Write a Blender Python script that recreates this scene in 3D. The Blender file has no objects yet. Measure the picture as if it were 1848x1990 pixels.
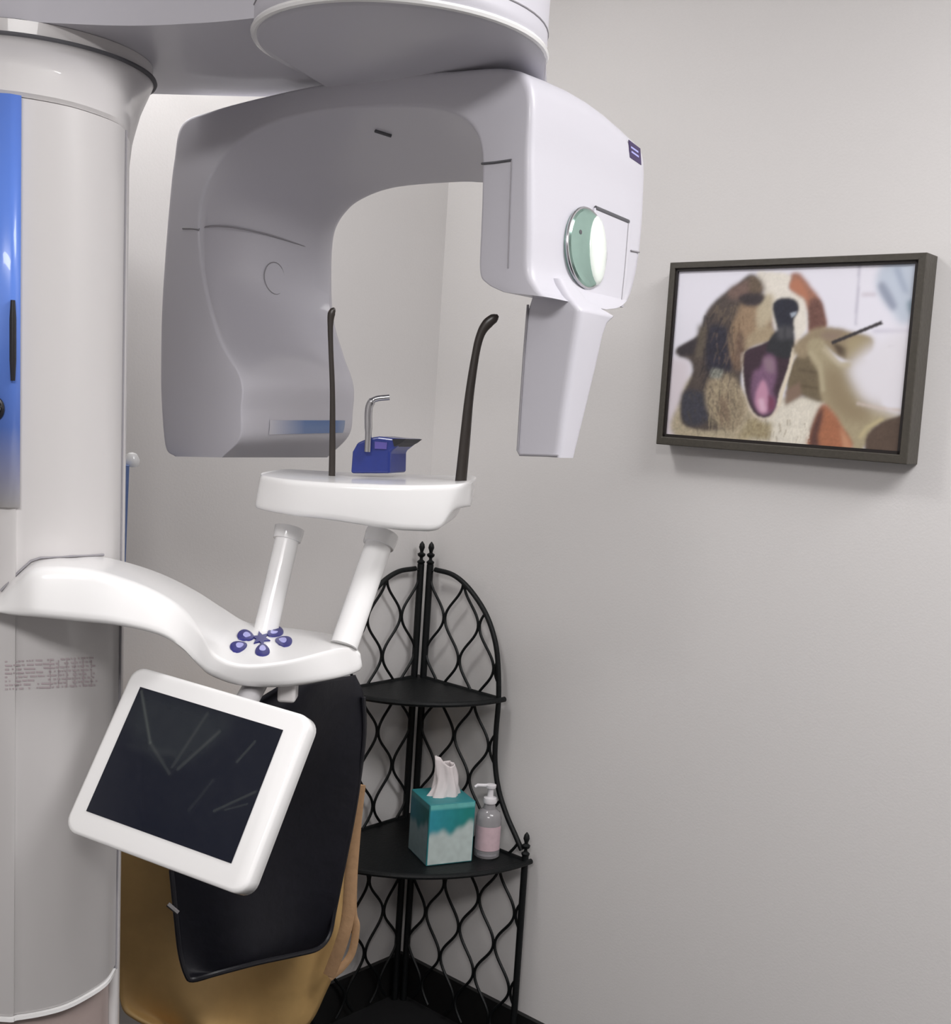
import bpy, bmesh, math, random
import numpy as np
from mathutils import Vector, Matrix
random.seed(4); rng = np.random.RandomState(7)
SC = bpy.context.scene; COL = SC.collection

# ------------------------------------------------------------------ camera
F, PITCH, ROLL = 2265.0, 0.089, 0.065
H = 1.51
EYE = np.array([0.0, 0.0, H])
_f = np.array([0, math.cos(PITCH), -math.sin(PITCH)]); _u = np.array([0, math.sin(PITCH), math.cos(PITCH)]); _x = np.array([1.0, 0, 0])
CR = _x*math.cos(ROLL) + _u*math.sin(ROLL); CU = -_x*math.sin(ROLL) + _u*math.cos(ROLL); CF = _f
cam = bpy.data.cameras.new('camera'); cam.sensor_fit = 'HORIZONTAL'; cam.sensor_width = 36
cam.lens = 36*F/1848; cam.clip_start = .02
co = bpy.data.objects.new('camera', cam); COL.objects.link(co)
co.matrix_world = Matrix(((CR[0], CU[0], -CF[0], 0), (CR[1], CU[1], -CF[1], 0), (CR[2], CU[2], -CF[2], H), (0, 0, 0, 1)))
SC.camera = co

# ------------------------------------------------------------------ light and exposure
SC.view_settings.view_transform = 'Standard'; SC.view_settings.look = 'None'
SC.view_settings.gamma = 1; SC.view_settings.use_curve_mapping = False
SC.view_settings.exposure = 0.22
W = bpy.data.worlds.new('world'); SC.world = W; W.use_nodes = True
W.node_tree.nodes['Background'].inputs[0].default_value = (.9, .93, 1, 1)
W.node_tree.nodes['Background'].inputs[1].default_value = .3
def area(name, loc, target, sx, sy, power, color=(1, .98, .97)):
    l = bpy.data.lights.new(name, 'AREA'); l.shape = 'RECTANGLE'; l.size = sx; l.size_y = sy; l.energy = power; l.color = color
    o = bpy.data.objects.new(name, l); COL.objects.link(o); o.location = loc
    o.rotation_euler = (Vector(target)-Vector(loc)).to_track_quat('-Z', 'Y').to_euler(); return o
area('ceiling_light', (1.15, 0.85, 2.62), (1.15, .9, 0), 1.2, .6, 31, (1, .985, .99))
area('ceiling_light_rear', (-.3, -.9, 2.62), (-.3, -.8, 0), 1.2, .6, 54, (1, .975, .97))
area('ceiling_light_far', (-.62, 2.0, 2.64), (-.60, 2.05, 0), .3, .3, 8, (1, .99, .97))

# ------------------------------------------------------------------ projection helpers (real points from measured pixels)
def ray(px, py):
    d = (px-924)/F*CR - (py-995)/F*CU + CF
    return d/d[1]
def P(px, py, Y): return EYE + ray(px, py)*Y
def on_plane(px, py, p0, n):
    d = ray(px, py); return EYE + d*(np.dot(np.array(p0)-EYE, n)/np.dot(d, n))
def on_z(px, py, z): d = ray(px, py); return EYE+d*((z-H)/d[2])
def lerp(a, b, t): return np.array(a)*(1-t)+np.array(b)*t
def unit(v): v = np.array(v, float); return v/np.linalg.norm(v)

# ------------------------------------------------------------------ materials
def mat(name, col, rough=.5, metal=0, coat=0, bump=0, bscale=80, var=0, spec=.5, trans=0, alpha=1):
    m = bpy.data.materials.new(name); m.use_nodes = True; nt = m.node_tree; b = nt.nodes['Principled BSDF']
    b.inputs['Base Color'].default_value = (*col, 1); b.inputs['Roughness'].default_value = rough
    b.inputs['Metallic'].default_value = metal; b.inputs['Coat Weight'].default_value = coat
    b.inputs['Specular IOR Level'].default_value = spec; b.inputs['Transmission Weight'].default_value = trans
    b.inputs['Alpha'].default_value = alpha
    if bump or var:
        tc = nt.nodes.new('ShaderNodeTexCoord'); n = nt.nodes.new('ShaderNodeTexNoise')
        n.inputs['Scale'].default_value = bscale; n.inputs['Detail'].default_value = 4
        nt.links.new(tc.outputs['Object'], n.inputs['Vector'])
        if bump:
            bp = nt.nodes.new('ShaderNodeBump'); bp.inputs['Strength'].default_value = bump; bp.inputs['Distance'].default_value = .002
            nt.links.new(n.outputs['Fac'], bp.inputs['Height']); nt.links.new(bp.outputs['Normal'], b.inputs['Normal'])
        if var:
            mx = nt.nodes.new('ShaderNodeMix'); mx.data_type = 'RGBA'
            mx.inputs['A'].default_value = (*[c*(1-var) for c in col], 1); mx.inputs['B'].default_value = (*[min(1, c*(1+var)) for c in col], 1)
            nt.links.new(n.outputs['Fac'], mx.inputs['Factor']); nt.links.new(mx.outputs['Result'], b.inputs['Base Color'])
    return m
def s2l(c): return tuple(((v/255)/12.92 if v/255 <= .04045 else ((v/255+.055)/1.055)**2.4) for v in c)
M = dict(
    wall=mat('wall_paint', (.71, .69, .68), .75, bump=.1, bscale=220, var=.02),
    ceil=mat('ceiling_paint', (.75, .75, .74), .9, bump=.1, bscale=60),
    floor=mat('dark_floor', (.012, .012, .013), .6, bump=.2, bscale=60, var=.2),
    base=mat('black_vinyl', (.006, .006, .006), .5, bump=.1, bscale=90),
    white=mat('white_plastic', (.60, .59, .64), .42, coat=.12, bump=.02, bscale=30),
    white2=mat('white_gloss', (.88, .875, .87), .25, coat=.4, bump=.02, bscale=30),
    cream=mat('warm_white_plastic', (.64, .62, .615), .35, coat=.2, bump=.02, bscale=30),
    grey=mat('grey_plastic', (.42, .41, .42), .35, coat=.2, bump=.03, bscale=40),
    seam=mat('dark_seam', (.10, .10, .11), .7, var=.1),
    softseam=mat('grey_seam', (.30, .29, .31), .7, var=.1),
    dark=mat('black_plastic', (.008, .008, .012), .4, var=.1),
    blackmetal=mat('black_wrought_metal', (.004, .005, .0055), .5, metal=.0, bump=.4, bscale=160, var=.2, spec=.28),
    brown=mat('dark_brown_plastic', (.035, .028, .024), .32, var=.2),
    chrome=mat('chrome', (.5, .5, .52), .22, metal=1, var=.05),
    bluep=mat('blue_plastic', (.012, .03, .22), .3, coat=.4, var=.15),
    navy=mat('navy_ink', (.02, .02, .18), .4, var=.1),
    lilac=mat('lilac_ink', (.42, .42, .80), .35, var=.1),
    bluestrip=mat('blue_rail', (.16, .24, .50), .4, var=.1),
    purple=mat('purple_label', (.05, .03, .10), .5, var=.3, bscale=400),
    black_apron=mat('black_vinyl_apron', (.008, .008, .013), .55, bump=.5, bscale=45, var=.3, spec=.35),
    tan_apron=mat('tan_leather', (.62, .40, .16), .5, bump=.6, bscale=22, var=.12),
    strap=mat('tan_strap', (.46, .28, .15), .6, bump=.5, bscale=90, var=.15),
    frame=mat('grey_brown_frame', (.060, .053, .042), .45, bump=.3, bscale=130, var=.25),
    inner=mat('dark_inner_frame', (.012, .008, .007), .5, var=.2),
    tissue=mat('tissue_paper', (.72, .66, .66), .9, bump=.3, bscale=50, var=.06),
    liquid=mat('clear_plastic_bottle', (.62, .60, .62), .12, trans=.6, var=.05),
    pump=mat('pump_plastic', (.72, .70, .72), .35, var=.04),
    pink=mat('pink_label', (.62, .46, .50), .5, var=.15, bscale=90),
    green=mat('green_chrome', (.34, .50, .44), .16, metal=.75, var=.06),
    greenwhite=mat('pearl_green_white', (.80, .86, .80), .2, coat=.6, var=.04),
    print_ink=mat('faded_print', (.44, .37, .39), .6, var=.1),
)
def ramp_mat(name, axis, stops, rough=.3, coat=.3, noise=0):
    m = bpy.data.materials.new(name); m.use_nodes = True; nt = m.node_tree; b = nt.nodes['Principled BSDF']
    b.inputs['Roughness'].default_value = rough; b.inputs['Coat Weight'].default_value = coat
    tc = nt.nodes.new('ShaderNodeTexCoord'); sp = nt.nodes.new('ShaderNodeSeparateXYZ'); r = nt.nodes.new('ShaderNodeValToRGB')
    nt.links.new(tc.outputs['Generated'], sp.inputs[0])
    src = sp.outputs[axis]
    if noise:
        n = nt.nodes.new('ShaderNodeTexNoise'); n.inputs['Scale'].default_value = 4; nt.links.new(tc.outputs['Generated'], n.inputs['Vector'])
        ma = nt.nodes.new('ShaderNodeMath'); ma.operation = 'MULTIPLY_ADD'; ma.inputs[1].default_value = noise
        nt.links.new(n.outputs['Fac'], ma.inputs[0]); nt.links.new(src, ma.inputs[2]); src = ma.outputs[0]
    nt.links.new(src, r.inputs[0]); nt.links.new(r.outputs[0], b.inputs['Base Color'])
    e = r.color_ramp.elements
    e[0].position, e[0].color = stops[0][0], (*stops[0][1], 1); e[1].position, e[1].color = stops[-1][0], (*stops[-1][1], 1)
    for p, c in stops[1:-1]:
        k = e.new(p); k.color = (*c, 1)
    return m
M['bluepanel'] = ramp_mat('blue_fading_panel', 2, [(0, (.64, .62, .62)), (.08, (.42, .44, .64)), (.20, (.13, .24, .70)), (.55, (.13, .27, .82)), (1, (.10, .20, .62))])
M['bluefade'] = ramp_mat('blue_fading_stripe', 0, [(0, (.66, .65, .70)), (.45, (.16, .25, .48)), (.85, (.13, .22, .45)), (1, (.3, .36, .5))])
def attr_mat(name, rough, coat=0):
    m = bpy.data.materials.new(name); m.use_nodes = True; nt = m.node_tree; b = nt.nodes['Principled BSDF']
    a = nt.nodes.new('ShaderNodeVertexColor'); a.layer_name = 'Col'
    nt.links.new(a.outputs['Color'], b.inputs['Base Color']); b.inputs['Roughness'].default_value = rough; b.inputs['Coat Weight'].default_value = coat
    return m
M['print'] = attr_mat('printed_canvas', .45)
M['screen'] = attr_mat('dark_glass_screen', .12, .5)
M['carton'] = attr_mat('printed_carton', .55)

# ------------------------------------------------------------------ object helpers
ORIG = {}
def org(o): return ORIG.get(o.name, np.zeros(3))
def thing(name, label, cat, loc, group=None):
    o = bpy.data.objects.new(name, None); COL.objects.link(o); o.location = tuple(loc); o.empty_display_size = .05
    ORIG[o.name] = np.array(loc, float); o['label'] = label; o['category'] = cat
    if group: o['group'] = group
    return o
def obj(name, vf, m, parent=None, smooth=True, label=None, bevel=0, solid=0, sub=0, ang=40):
    verts, faces = vf
    po = org(parent) if parent is not None else np.zeros(3)
    me = bpy.data.meshes.new(name); me.from_pydata([tuple(np.array(v, float)-po) for v in verts], [], [tuple(f) for f in faces])
    bm = bmesh.new(); bm.from_mesh(me); bmesh.ops.remove_doubles(bm, verts=bm.verts, dist=1e-6)
    bmesh.ops.recalc_face_normals(bm, faces=bm.faces); bm.to_mesh(me); bm.free()
    me.materials.append(m)
    o = bpy.data.objects.new(name, me); COL.objects.link(o)
    if parent is not None: o.parent = parent
    ORIG[o.name] = po
    if solid:
        s = o.modifiers.new('s', 'SOLIDIFY'); s.thickness = solid; s.offset = 0
    if bevel:
        b = o.modifiers.new('b', 'BEVEL'); b.width = bevel; b.segments = 3; b.limit_method = 'ANGLE'; b.angle_limit = math.radians(30)
    if sub:
        s = o.modifiers.new('ss', 'SUBSURF'); s.levels = sub; s.render_levels = sub
    if smooth:
        me.shade_smooth()
        if ang < 180: me.set_sharp_from_angle(angle=math.radians(ang))
    if label: o['label'] = label
    return o
def struct(name, vf, m):
    o = obj(name, vf, m, None, smooth=False); o['kind'] = 'structure'; return o
def tag(o, label, cat, group=None):
    o['label'] = label; o['category'] = cat
    if group: o['group'] = group
    return o
def merge(*vfs):
    V, Fc = [], []
    for v, f in vfs:
        n = len(V); V += list(v); Fc += [[i+n for i in q] for q in f]
    return V, Fc
def loft(rings, closed=True, cap=True):
    V = [p for r in rings for p in r]; n = len(rings[0]); Fc = []
    for i in range(len(rings)-1):
        for j in range(n if closed else n-1):
            k = (j+1) % n
            Fc.append([i*n+j, i*n+k, (i+1)*n+k, (i+1)*n+j])
    if cap and closed:
        Fc.append(list(range(n))[::-1]); Fc.append([(len(rings)-1)*n+j for j in range(n)])
    return V, Fc
def crv(pts, n=6):
    pts = [np.array(p, float) for p in pts]; out = []
    for i in range(len(pts)-1):
        p0 = pts[i-1] if i > 0 else 2*pts[0]-pts[1]; p1, p2 = pts[i], pts[i+1]
        p3 = pts[i+2] if i+2 < len(pts) else 2*pts[-1]-pts[-2]
        for k in range(n):
            t = k/n
            out.append(.5*((2*p1)+(-p0+p2)*t+(2*p0-5*p1+4*p2-p3)*t*t+(-p0+3*p1-3*p2+p3)*t**3))
    out.append(pts[-1]); return out
def tube(path, r, seg=10, cap=True, flat=1.0, side=None):
    path = [np.array(p, float) for p in path]; rings = []; N = None
    rr = r if hasattr(r, '__len__') else [r]*len(path)
    for i, p in enumerate(path):
        t = unit(path[min(i+1, len(path)-1)]-path[max(i-1, 0)])
        if N is None:
            a = np.array(side, float) if side is not None else (np.array([0, 0, 1.]) if abs(t[2]) < .9 else np.array([1., 0, 0]))
            N = unit(a-t*np.dot(a, t))
        else: N = unit(N-t*np.dot(N, t))
        B = np.cross(t, N)
        rings.append([p+rr[i]*(N*math.cos(k*2*math.pi/seg)+B*flat*math.sin(k*2*math.pi/seg)) for k in range(seg)])
    return loft(rings, True, cap)
def box(c, s, ax=None):
    ax = np.eye(3) if ax is None else np.array(ax); V = []
    for i in (-1, 1):
        for j in (-1, 1):
            for k in (-1, 1): V.append(np.array(c)+ax[0]*i*s[0]/2+ax[1]*j*s[1]/2+ax[2]*k*s[2]/2)
    return V, [[0, 1, 3, 2], [4, 6, 7, 5], [0, 4, 5, 1], [2, 3, 7, 6], [0, 2, 6, 4], [1, 5, 7, 3]]
def lathe(c, prof, seg=20, ax=(0, 0, 1)):
    ax = unit(ax); a = unit(np.cross(ax, [0.31, 1, 0.2])); b = np.cross(ax, a)
    return loft([[np.array(c)+ax*h+r*(a*math.cos(k*2*math.pi/seg)+b*math.sin(k*2*math.pi/seg)) for k in range(seg)] for r, h in prof], True, True)
def prism(poly, d):
    n = len(poly); A = [np.array(p) for p in poly]; Bq = [p+np.array(d) for p in A]
    return A+Bq, [list(range(n))[::-1], [n+i for i in range(n)]]+[[i, (i+1) % n, n+(i+1) % n, n+i] for i in range(n)]
def rsec(C, R, n=4, edge=None):
    """closed cross-section through corners C with corner radii R; edge[i]=(samples, fn(t)->offset) between corner i and i+1"""
    out = []; k = len(C)
    for i in range(k):
        p, c, q = np.array(C[i-1]), np.array(C[i]), np.array(C[(i+1) % k])
        a = c+unit(p-c)*min(R[i], .48*np.linalg.norm(p-c)); b = c+unit(q-c)*min(R[i], .48*np.linalg.norm(q-c))
        for j in range(n+1):
            t = j/n; out.append(a*(1-t)**2+c*2*t*(1-t)+b*t*t)
        if edge and edge.get(i):
            m, fn = edge[i]; nb = q+unit(c-q)*min(R[(i+1) % k], .48*np.linalg.norm(c-q))
            for j in range(1, m): t = j/m; out.append(lerp(b, nb, t)+fn(t))
    return out
def tri_uv(grid_w, grid_h, fn):
    V = [fn(i/(grid_w-1), j/(grid_h-1)) for j in range(grid_h) for i in range(grid_w)]
    Fc = [[j*grid_w+i, j*grid_w+i+1, (j+1)*grid_w+i+1, (j+1)*grid_w+i] for j in range(grid_h-1) for i in range(grid_w-1)]
    return V, Fc
def grid_obj(name, w, h, fn, cols, m, parent, label=None):
    V, Fc = tri_uv(w, h, fn); po = org(parent)
    me = bpy.data.meshes.new(name); me.from_pydata([tuple(np.array(v)-po) for v in V], [], Fc)
    at = me.color_attributes.new('Col', 'FLOAT_COLOR', 'POINT')
    c = np.ones((w*h, 4), np.float32); c[:, :3] = cols.reshape(-1, 3); at.data.foreach_set('color', c.ravel())
    me.materials.append(m); o = bpy.data.objects.new(name, me); COL.objects.link(o); o.parent = parent; ORIG[o.name] = po
    if label: o['label'] = label
    return o
# soft raster painting used for printed surfaces
def inpoly(X, Y, poly):
    r = np.zeros(X.shape, bool); n = len(poly)
    for i in range(n):
        x1, y1 = poly[i]; x2, y2 = poly[(i+1) % n]
        c = ((y1 > Y) != (y2 > Y)); xi = (x2-x1)*(Y-y1)/((y2-y1) if y2 != y1 else 1e-9)+x1
        r ^= c & (X < xi)
    return r
def blur(A, s):
    if s <= 0: return A
    k = int(3*s)+1; x = np.arange(-k, k+1); g = np.exp(-x*x/(2*s*s)); g /= g.sum()
    A = np.pad(A, k, mode='edge')
    A = np.apply_along_axis(lambda v: np.convolve(v, g, 'valid'), 0, A); return np.apply_along_axis(lambda v: np.convolve(v, g, 'valid'), 1, A)

# ------------------------------------------------------------------ room
YAW = .846
CORNER = P(780, 1848, 2.9)
dR = np.array([math.sin(YAW), -math.cos(YAW), 0]); nR = np.array([-math.cos(YAW), -math.sin(YAW), 0])   # right wall: along / into room
dL = nR.copy(); nL = dR.copy()                                                                            # left wall runs along nR, faces dR
C0 = np.array([CORNER[0], CORNER[1], 0.0])
BASE_H = CORNER[2]
CEIL = 2.66; LR, LL = 5.2, 4.6
def wallbox(a, b, n, z0, z1, t=.12):
    a, b, n = map(np.array, (a, b, n)); q = [a, b, b-n*t, a-n*t]
    return prism([[p[0], p[1], z0] for p in q], (0, 0, z1-z0))
struct('wall_right', wallbox(C0-dR*.12, C0+dR*LR, nR, 0, CEIL), M['wall'])
struct('wall_left', wallbox(C0, C0+dL*LL, nL, 0, CEIL), M['wall'])
E1, E2 = C0+dR*LR, C0+dL*LL; E3 = C0+dR*LR+dL*LL
struct('wall_rear', wallbox(E2, E3, -dL, 0, CEIL), M['wall'])
struct('wall_side', wallbox(E1, E3, -dR, 0, CEIL), M['wall'])
quad = [C0-dR*.2-dL*.2, E1+dR*.2-dL*.2, E3+dR*.2+dL*.2, E2-dR*.2+dL*.2]
struct('floor', prism([[p[0], p[1], 0] for p in quad], (0, 0, -.1)), M['floor'])
struct('ceiling', prism([[p[0], p[1], CEIL] for p in quad], (0, 0, .1)), M['ceil'])
struct('baseboard_right', prism([[*(C0+dR*0)[:2], 0], [*(C0+dR*LR)[:2], 0], [*(C0+dR*LR+nR*.012)[:2], 0], [*(C0+nR*.012)[:2], 0]], (0, 0, BASE_H)), M['base'])
struct('baseboard_left', prism([[*(C0+nR*.012)[:2], 0], [*(C0+dL*LL)[:2], 0], [*(C0+dL*LL+nL*.012)[:2], 0], [*(C0+nR*.012+nL*.012)[:2], 0]], (0, 0, BASE_H)), M['base'])

# ------------------------------------------------------------------ dental x-ray machine
MX = thing('dental_xray_machine', 'large white panoramic dental x-ray machine with rotating arched arm, filling the left of the room', 'x-ray machine', (-.62, 1.5, 0))

# column: rounded shell facing the room, its plinth below, and the rear body
shell_xy = [P(px, 733, Y)[:2] for px, Y in ((-330, 1.30), (-250, 1.255), (0, 1.245), (38, 1.25), (90, 1.262), (140, 1.28), (188, 1.31), (222, 1.34), (238, 1.372))]
LEAN = .026
def lean(z): return -LEAN*(z-H)
def colring(z, inset=0, xy=shell_xy, back=1.50):
    pts = crv([np.array(p) for p in xy], 4); c = np.array([-.72, 1.55])
    pts = [p+unit(c-p)*inset for p in pts]
    pts = pts+[P(228, 733, back)[:2], np.array([pts[0][0], back])]
    return [[p[0]+lean(z), p[1], z] for p in pts]
def col_hit(px, py, off=0.0):
    d = ray(px, py); zz = H+d[2]*1.29; xy = [p+np.array([lean(zz), 0]) for p in crv([np.array(p) for p in shell_xy], 4)]
    for a, b in zip(xy[:-1], xy[1:]):
        A = np.array([[d[0], -(b-a)[0]], [d[1], -(b-a)[1]]])
        try: t, s = np.linalg.solve(A, a)
        except Exception: continue
        if -.001 <= s <= 1.001:
            n = unit([(b-a)[1], -(b-a)[0], 0]); n = -n if n[1] > 0 else n
            return EYE+d*t+n*off
    return EYE+d*1.3
Ztop = P(40, 190, 1.25)[2]; Zbot = P(100, 1967, 1.265)[2]
obj('column_shell', loft([colring(Zbot+.002, .003), colring(Zbot+.006), colring(Ztop)]), M['cream'], MX)
obj('plinth', loft([colring(.0, .012), colring(Zbot-.004, .012)]), mat('taupe_plastic', (.36, .29, .27), .4, var=.05), MX, label='taupe lower plinth of the column')
obj('plinth_rim', loft([colring(Zbot-.0035, -.0006), colring(Zbot+.001, -.0006)]), M['white2'], MX, label='thin glossy white rim')
rear = [P(252, 733, 1.40)[:2], P(253, 733, 1.52)[:2], P(250, 733, 1.68)[:2], P(244, 733, 1.74)[:2], np.array([-1.05, 1.74]), np.array([-1.05, 1.45]), P(236, 733, 1.383)[:2]]
rear = [P(244, 733, 1.392)[:2], P(247, 733, 1.42)[:2], P(247, 733, 1.55)[:2], P(246, 733, 1.68)[:2], P(240, 733, 1.74)[:2], np.array([-1.05, 1.74]), np.array([-1.05, 1.45]), P(234, 733, 1.383)[:2]]
ZB = P(250, 45, 1.50)[2]                              # underside of the overhead beam
obj('rear_body', loft([[[p[0]+lean(0), p[1], .0] for p in rear], [[p[0]+lean(Ztop), p[1], Ztop] for p in rear]]), M['cream'], MX, bevel=.006)
rl = [P(241, 733, 1.78), P(258, 733, 1.78), P(257, 733, 1.86), P(240, 733, 1.86)]
rz = P(250, 905, 1.78)[2]
obj('lift_rail', prism([[p[0], p[1], .0] for p in rl], (0, 0, rz)), M['bluestrip'], MX, smooth=False, label='narrow blue rail behind the column')
obj('rail_cap', lathe((rl[0][0]*.4+rl[1][0]*.6, 1.81, rz-.004), [(.001, 0), (.009, .001), (.012, .006), (.012, .012), (.007, .021), (.001, .023)]), M['white2'], MX, label='small white cap on top of the blue rail')
# blue panel
pan = [col_hit(x, 560, .0025) for x in (-160, -100, -50, 0, 20, 38)]
zt, zb = P(20, 186, 1.25)[2], P(20, 985, 1.25)[2]
obj('blue_panel', loft([[[p[0]+lean(z_)-lean(1.6), p[1], z_] for p in pan] for z_ in (zb, zt)], closed=False), M['bluepanel'], MX, solid=.004, label='blue panel fading to white at its lower end')
def surf_quad(px0, px1, py0, py1, off, m, name, parent=MX, label=None, n=4):
    V, Fc = tri_uv(n, 2, lambda a, b: col_hit(px0+(px1-px0)*a, py0+(py1-py0)*b, off))
    return obj(name, (V, Fc), m, parent, solid=.0015, label=label)
sl = [col_hit(26, y, .006) for y in (584, 620, 660, 700, 740)]
obj('slot', tube(sl, [.0025, .0036, .0036, .0036, .0025], 10, flat=.9), M['dark'], MX, label='black vertical slot in the blue panel')
kc = col_hit(-4, 794, .006)
obj('lock_ring', tube([kc+np.array([math.cos(a)*.0075, 0, math.sin(a)*.0105]) for a in np.linspace(0, 2*math.pi, 22)], .0022, 8), M['dark'], MX)
obj('lock', lathe(kc+np.array([0, .003, 0]), [(.0065, 0), (.0065, .006), (.004, .008)], 18, (0, -1, 0)), M['chrome'], MX)
# shell edge seam and faded text table printed on the shell
txt = []
for r in range(8):
    y = 1284+r*7.6; x = 10
    while x < 186:
        w = rng.choice([3, 5, 8, 13, 22]) if x < 100 else rng.choice([3, 3, 5, 8])
        if x+w > 188: break
        dy = -(x-10)*.045
        V = [col_hit(x+w*a, y+dy+3.2*b, .0008) for b in (0, 1) for a in (0, 1)]
        if rng.rand() < .88: txt.append((V, [[0, 1, 3, 2]]))
        x += w+rng.choice([2, 3, 5])
    if r % 3 == 1:
        for xx in (96, 112, 128, 144, 160, 176): txt.append(([col_hit(xx+1.6*a, 1276+16*b+r*6, .0008) for b in (0, 1) for a in (0, 1)], [[0, 1, 3, 2]]))
o = obj('printed_table', merge(*txt), M['print_ink'], MX, smooth=False, label='small faded printed specification table')
obj('edge_seam', tube([[shell_xy[-1][0]+lean(z), shell_xy[-1][1]+.002, z] for z in (Zbot, Ztop)], .002, 6), M['softseam'], MX)

# overhead beam
zb_ = ZB; zt_ = ZB+.20
fr = [on_z(x, y, ZB) for x, y in ((-420, 20), (0, 39), (90, 44), (250, 50), (400, 44), (495, 35), (570, 26), (640, 14))]
bk = [on_z(x, y, ZB) for x, y in ((700, 190), (475, 188), (255, 182), (-420, 150))]
beam = [p[:2] for p in crv(fr, 4)]+[p[:2] for p in bk]
beam[-1][0] = beam[0][0]
def bring(z, k=0): c = np.mean(beam, 0); return [[*(p+(c-p)*k), z] for p in beam]
obj('overhead_beam', loft([bring(zb_, .006), bring(zb_+.005), bring(zt_), bring(zt_+.01, .02)]), M['white'], MX)
# turntable grooves and the collar sloping back under them
rp = [on_z(x, y, ZB)[:2] for x, y in ((60, 45), (150, 60), (230, 90), (275, 120), (283, 145))]
A_ = np.array([[2*p[0], 2*p[1], 1] for p in rp]); bb = np.array([p[0]**2+p[1]**2 for p in rp]); so = np.linalg.lstsq(A_, bb, rcond=None)[0]
rc = so[:2]; rr_ = math.sqrt(so[2]+rc@rc)
obj('turntable_ring', tube([[rc[0]+rr_*math.cos(a), rc[1]+rr_*math.sin(a), ZB-.001] for a in np.linspace(0, 2*math.pi, 73)], .0035, 8), M['seam'], MX, label='dark groove ring under the overhead beam')
zc_ = ZB-.022
cp = [on_z(x, y, zc_)[:2] for x, y in ((80, 70), (160, 90), (245, 141))]
d2 = min(np.linalg.norm(p-rc) for p in cp); d2 = float(np.mean([np.linalg.norm(p-rc) for p in cp]))
low = [np.array(p[:2]) for p in colring(Ztop)][:-2]+[np.array([p[0]+lean(Ztop), p[1]]) for p in rear[1:6]]
cA = np.array([-.70, 1.52])
def outl(a):
    d = np.array([math.cos(a), math.sin(a)]); best = 0
    for p, q in zip(low, low[1:]+low[:1]):
        A = np.array([[d[0], -(q-p)[0]], [d[1], -(q-p)[1]]])
        if abs(np.linalg.det(A)) < 1e-9: continue
        t, u_ = np.linalg.solve(A, p-cA)
        if t > 0 and -1e-6 <= u_ <= 1+1e-6: best = max(best, t)
    return best
NA = 120
angs = np.linspace(0, 2*math.pi, NA, endpoint=False); lowr = [cA+np.array([math.cos(a), math.sin(a)])*outl(a) for a in angs]
topr = [rc+np.array([math.cos(a), math.sin(a)])*d2 for a in angs]
def cring(t, z, k=1): return [[*(cA+(lerp(p, q, t)-cA)*k), z] for p, q in zip(lowr, topr)]
hz = zc_-Ztop
obj('collar', loft([cring(0, Ztop+.0015, .993), cring(0, Ztop+.006), cring(.12, Ztop+.3*hz), cring(.45, Ztop+.62*hz), cring(.85, Ztop+.90*hz), cring(1, zc_)]), M['cream'], MX)
obj('turntable_disc', lathe((rc[0], rc[1], zc_-.002), [(d2*.985, 0), (d2*.985, ZB-zc_+.0015)], 64), M['cream'], MX)
obj('collar_groove', tube([[*p, zc_+.001] for p in topr+[topr[0]]], .0042, 8), M['seam'], MX, label='dark groove ring on top of the collar')

# hub hanging under the beam
def ell(px0, px1, py0, py1, Y0, Y1, z, ry, n=64, rot=0.0):
    a, b = P(px0, py0, Y0), P(px1, py1, Y1); c = (a+b)/2; u = np.array([b[0]-a[0], b[1]-a[1]])/2; v = unit([-u[1], u[0]])*ry
    return [[*(c[:2]+u*math.cos(t)+v*math.sin(t)), z] for t in np.linspace(0, 2*math.pi, n, endpoint=False)]
zA = ZB-.014; zBb = zA-.010; print('HUB', ZB-H, P(870, 134, 1.52)[2]-H)
_a, _b = P(497, 62, 1.50), P(1064, 80, 1.50); _c = (_a+_b)/2; _r = np.linalg.norm((_b-_a)[:2])/2
RA_ = [_c+_r*np.array([math.cos(t), math.sin(t), 0]) for t in np.linspace(0, 2*math.pi, 64, endpoint=False)]
def r0(z): return [[*q[:2], z] for q in RA_]
_fp0 = P(1030, 400, 1.46); _fn = np.array([math.sin(math.radians(36.4)), math.cos(math.radians(36.4)), 0])
_a2 = on_plane(730, 155, _fp0+_fn*.145, _fn); _b2 = on_plane(1060, 150, _fp0+_fn*.145, _fn); _c2 = (_a2+_b2)/2
def rB(z, g=1.0): return [[*(_c2+(_b2-_a2)/2*g*math.cos(t)+_fn*.125*g*math.sin(t))[:2], z] for t in np.linspace(0, 2*math.pi, 64, endpoint=False)]
def mixr(a, b, t): return [lerp(p, q, t) for p, q in zip(a, b)]
rings = [rB(zBb-.02, .95), rB(zBb), mixr(rB(0), r0(0), .15), mixr(rB(0), r0(0), .55), mixr(rB(0), r0(0), .95), r0(zA+.003), r0(zA+.02), r0(zA+.30)]
for i, t in ((2, .55), (3, .80), (4, .95)):
    for q in rings[i]: q[2] = zBb+(zA-zBb)*t
obj('hub', loft(rings), M['white'], MX, ang=180)
def rim(z, g=1.0, r=.003):
    R_ = r0(z); c = np.mean(np.array(R_), 0); return tube([c+(np.array(p)-c)*g for p in R_+[R_[0]]], r, 8)
obj('hub_rim', rim(zA+.004, .992, .0045), M['white2'], MX, label='light rim round the underside of the hub')
obj('hub_seam', rim(zA+.030, 1.0, .0012), M['softseam'], MX)

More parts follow.
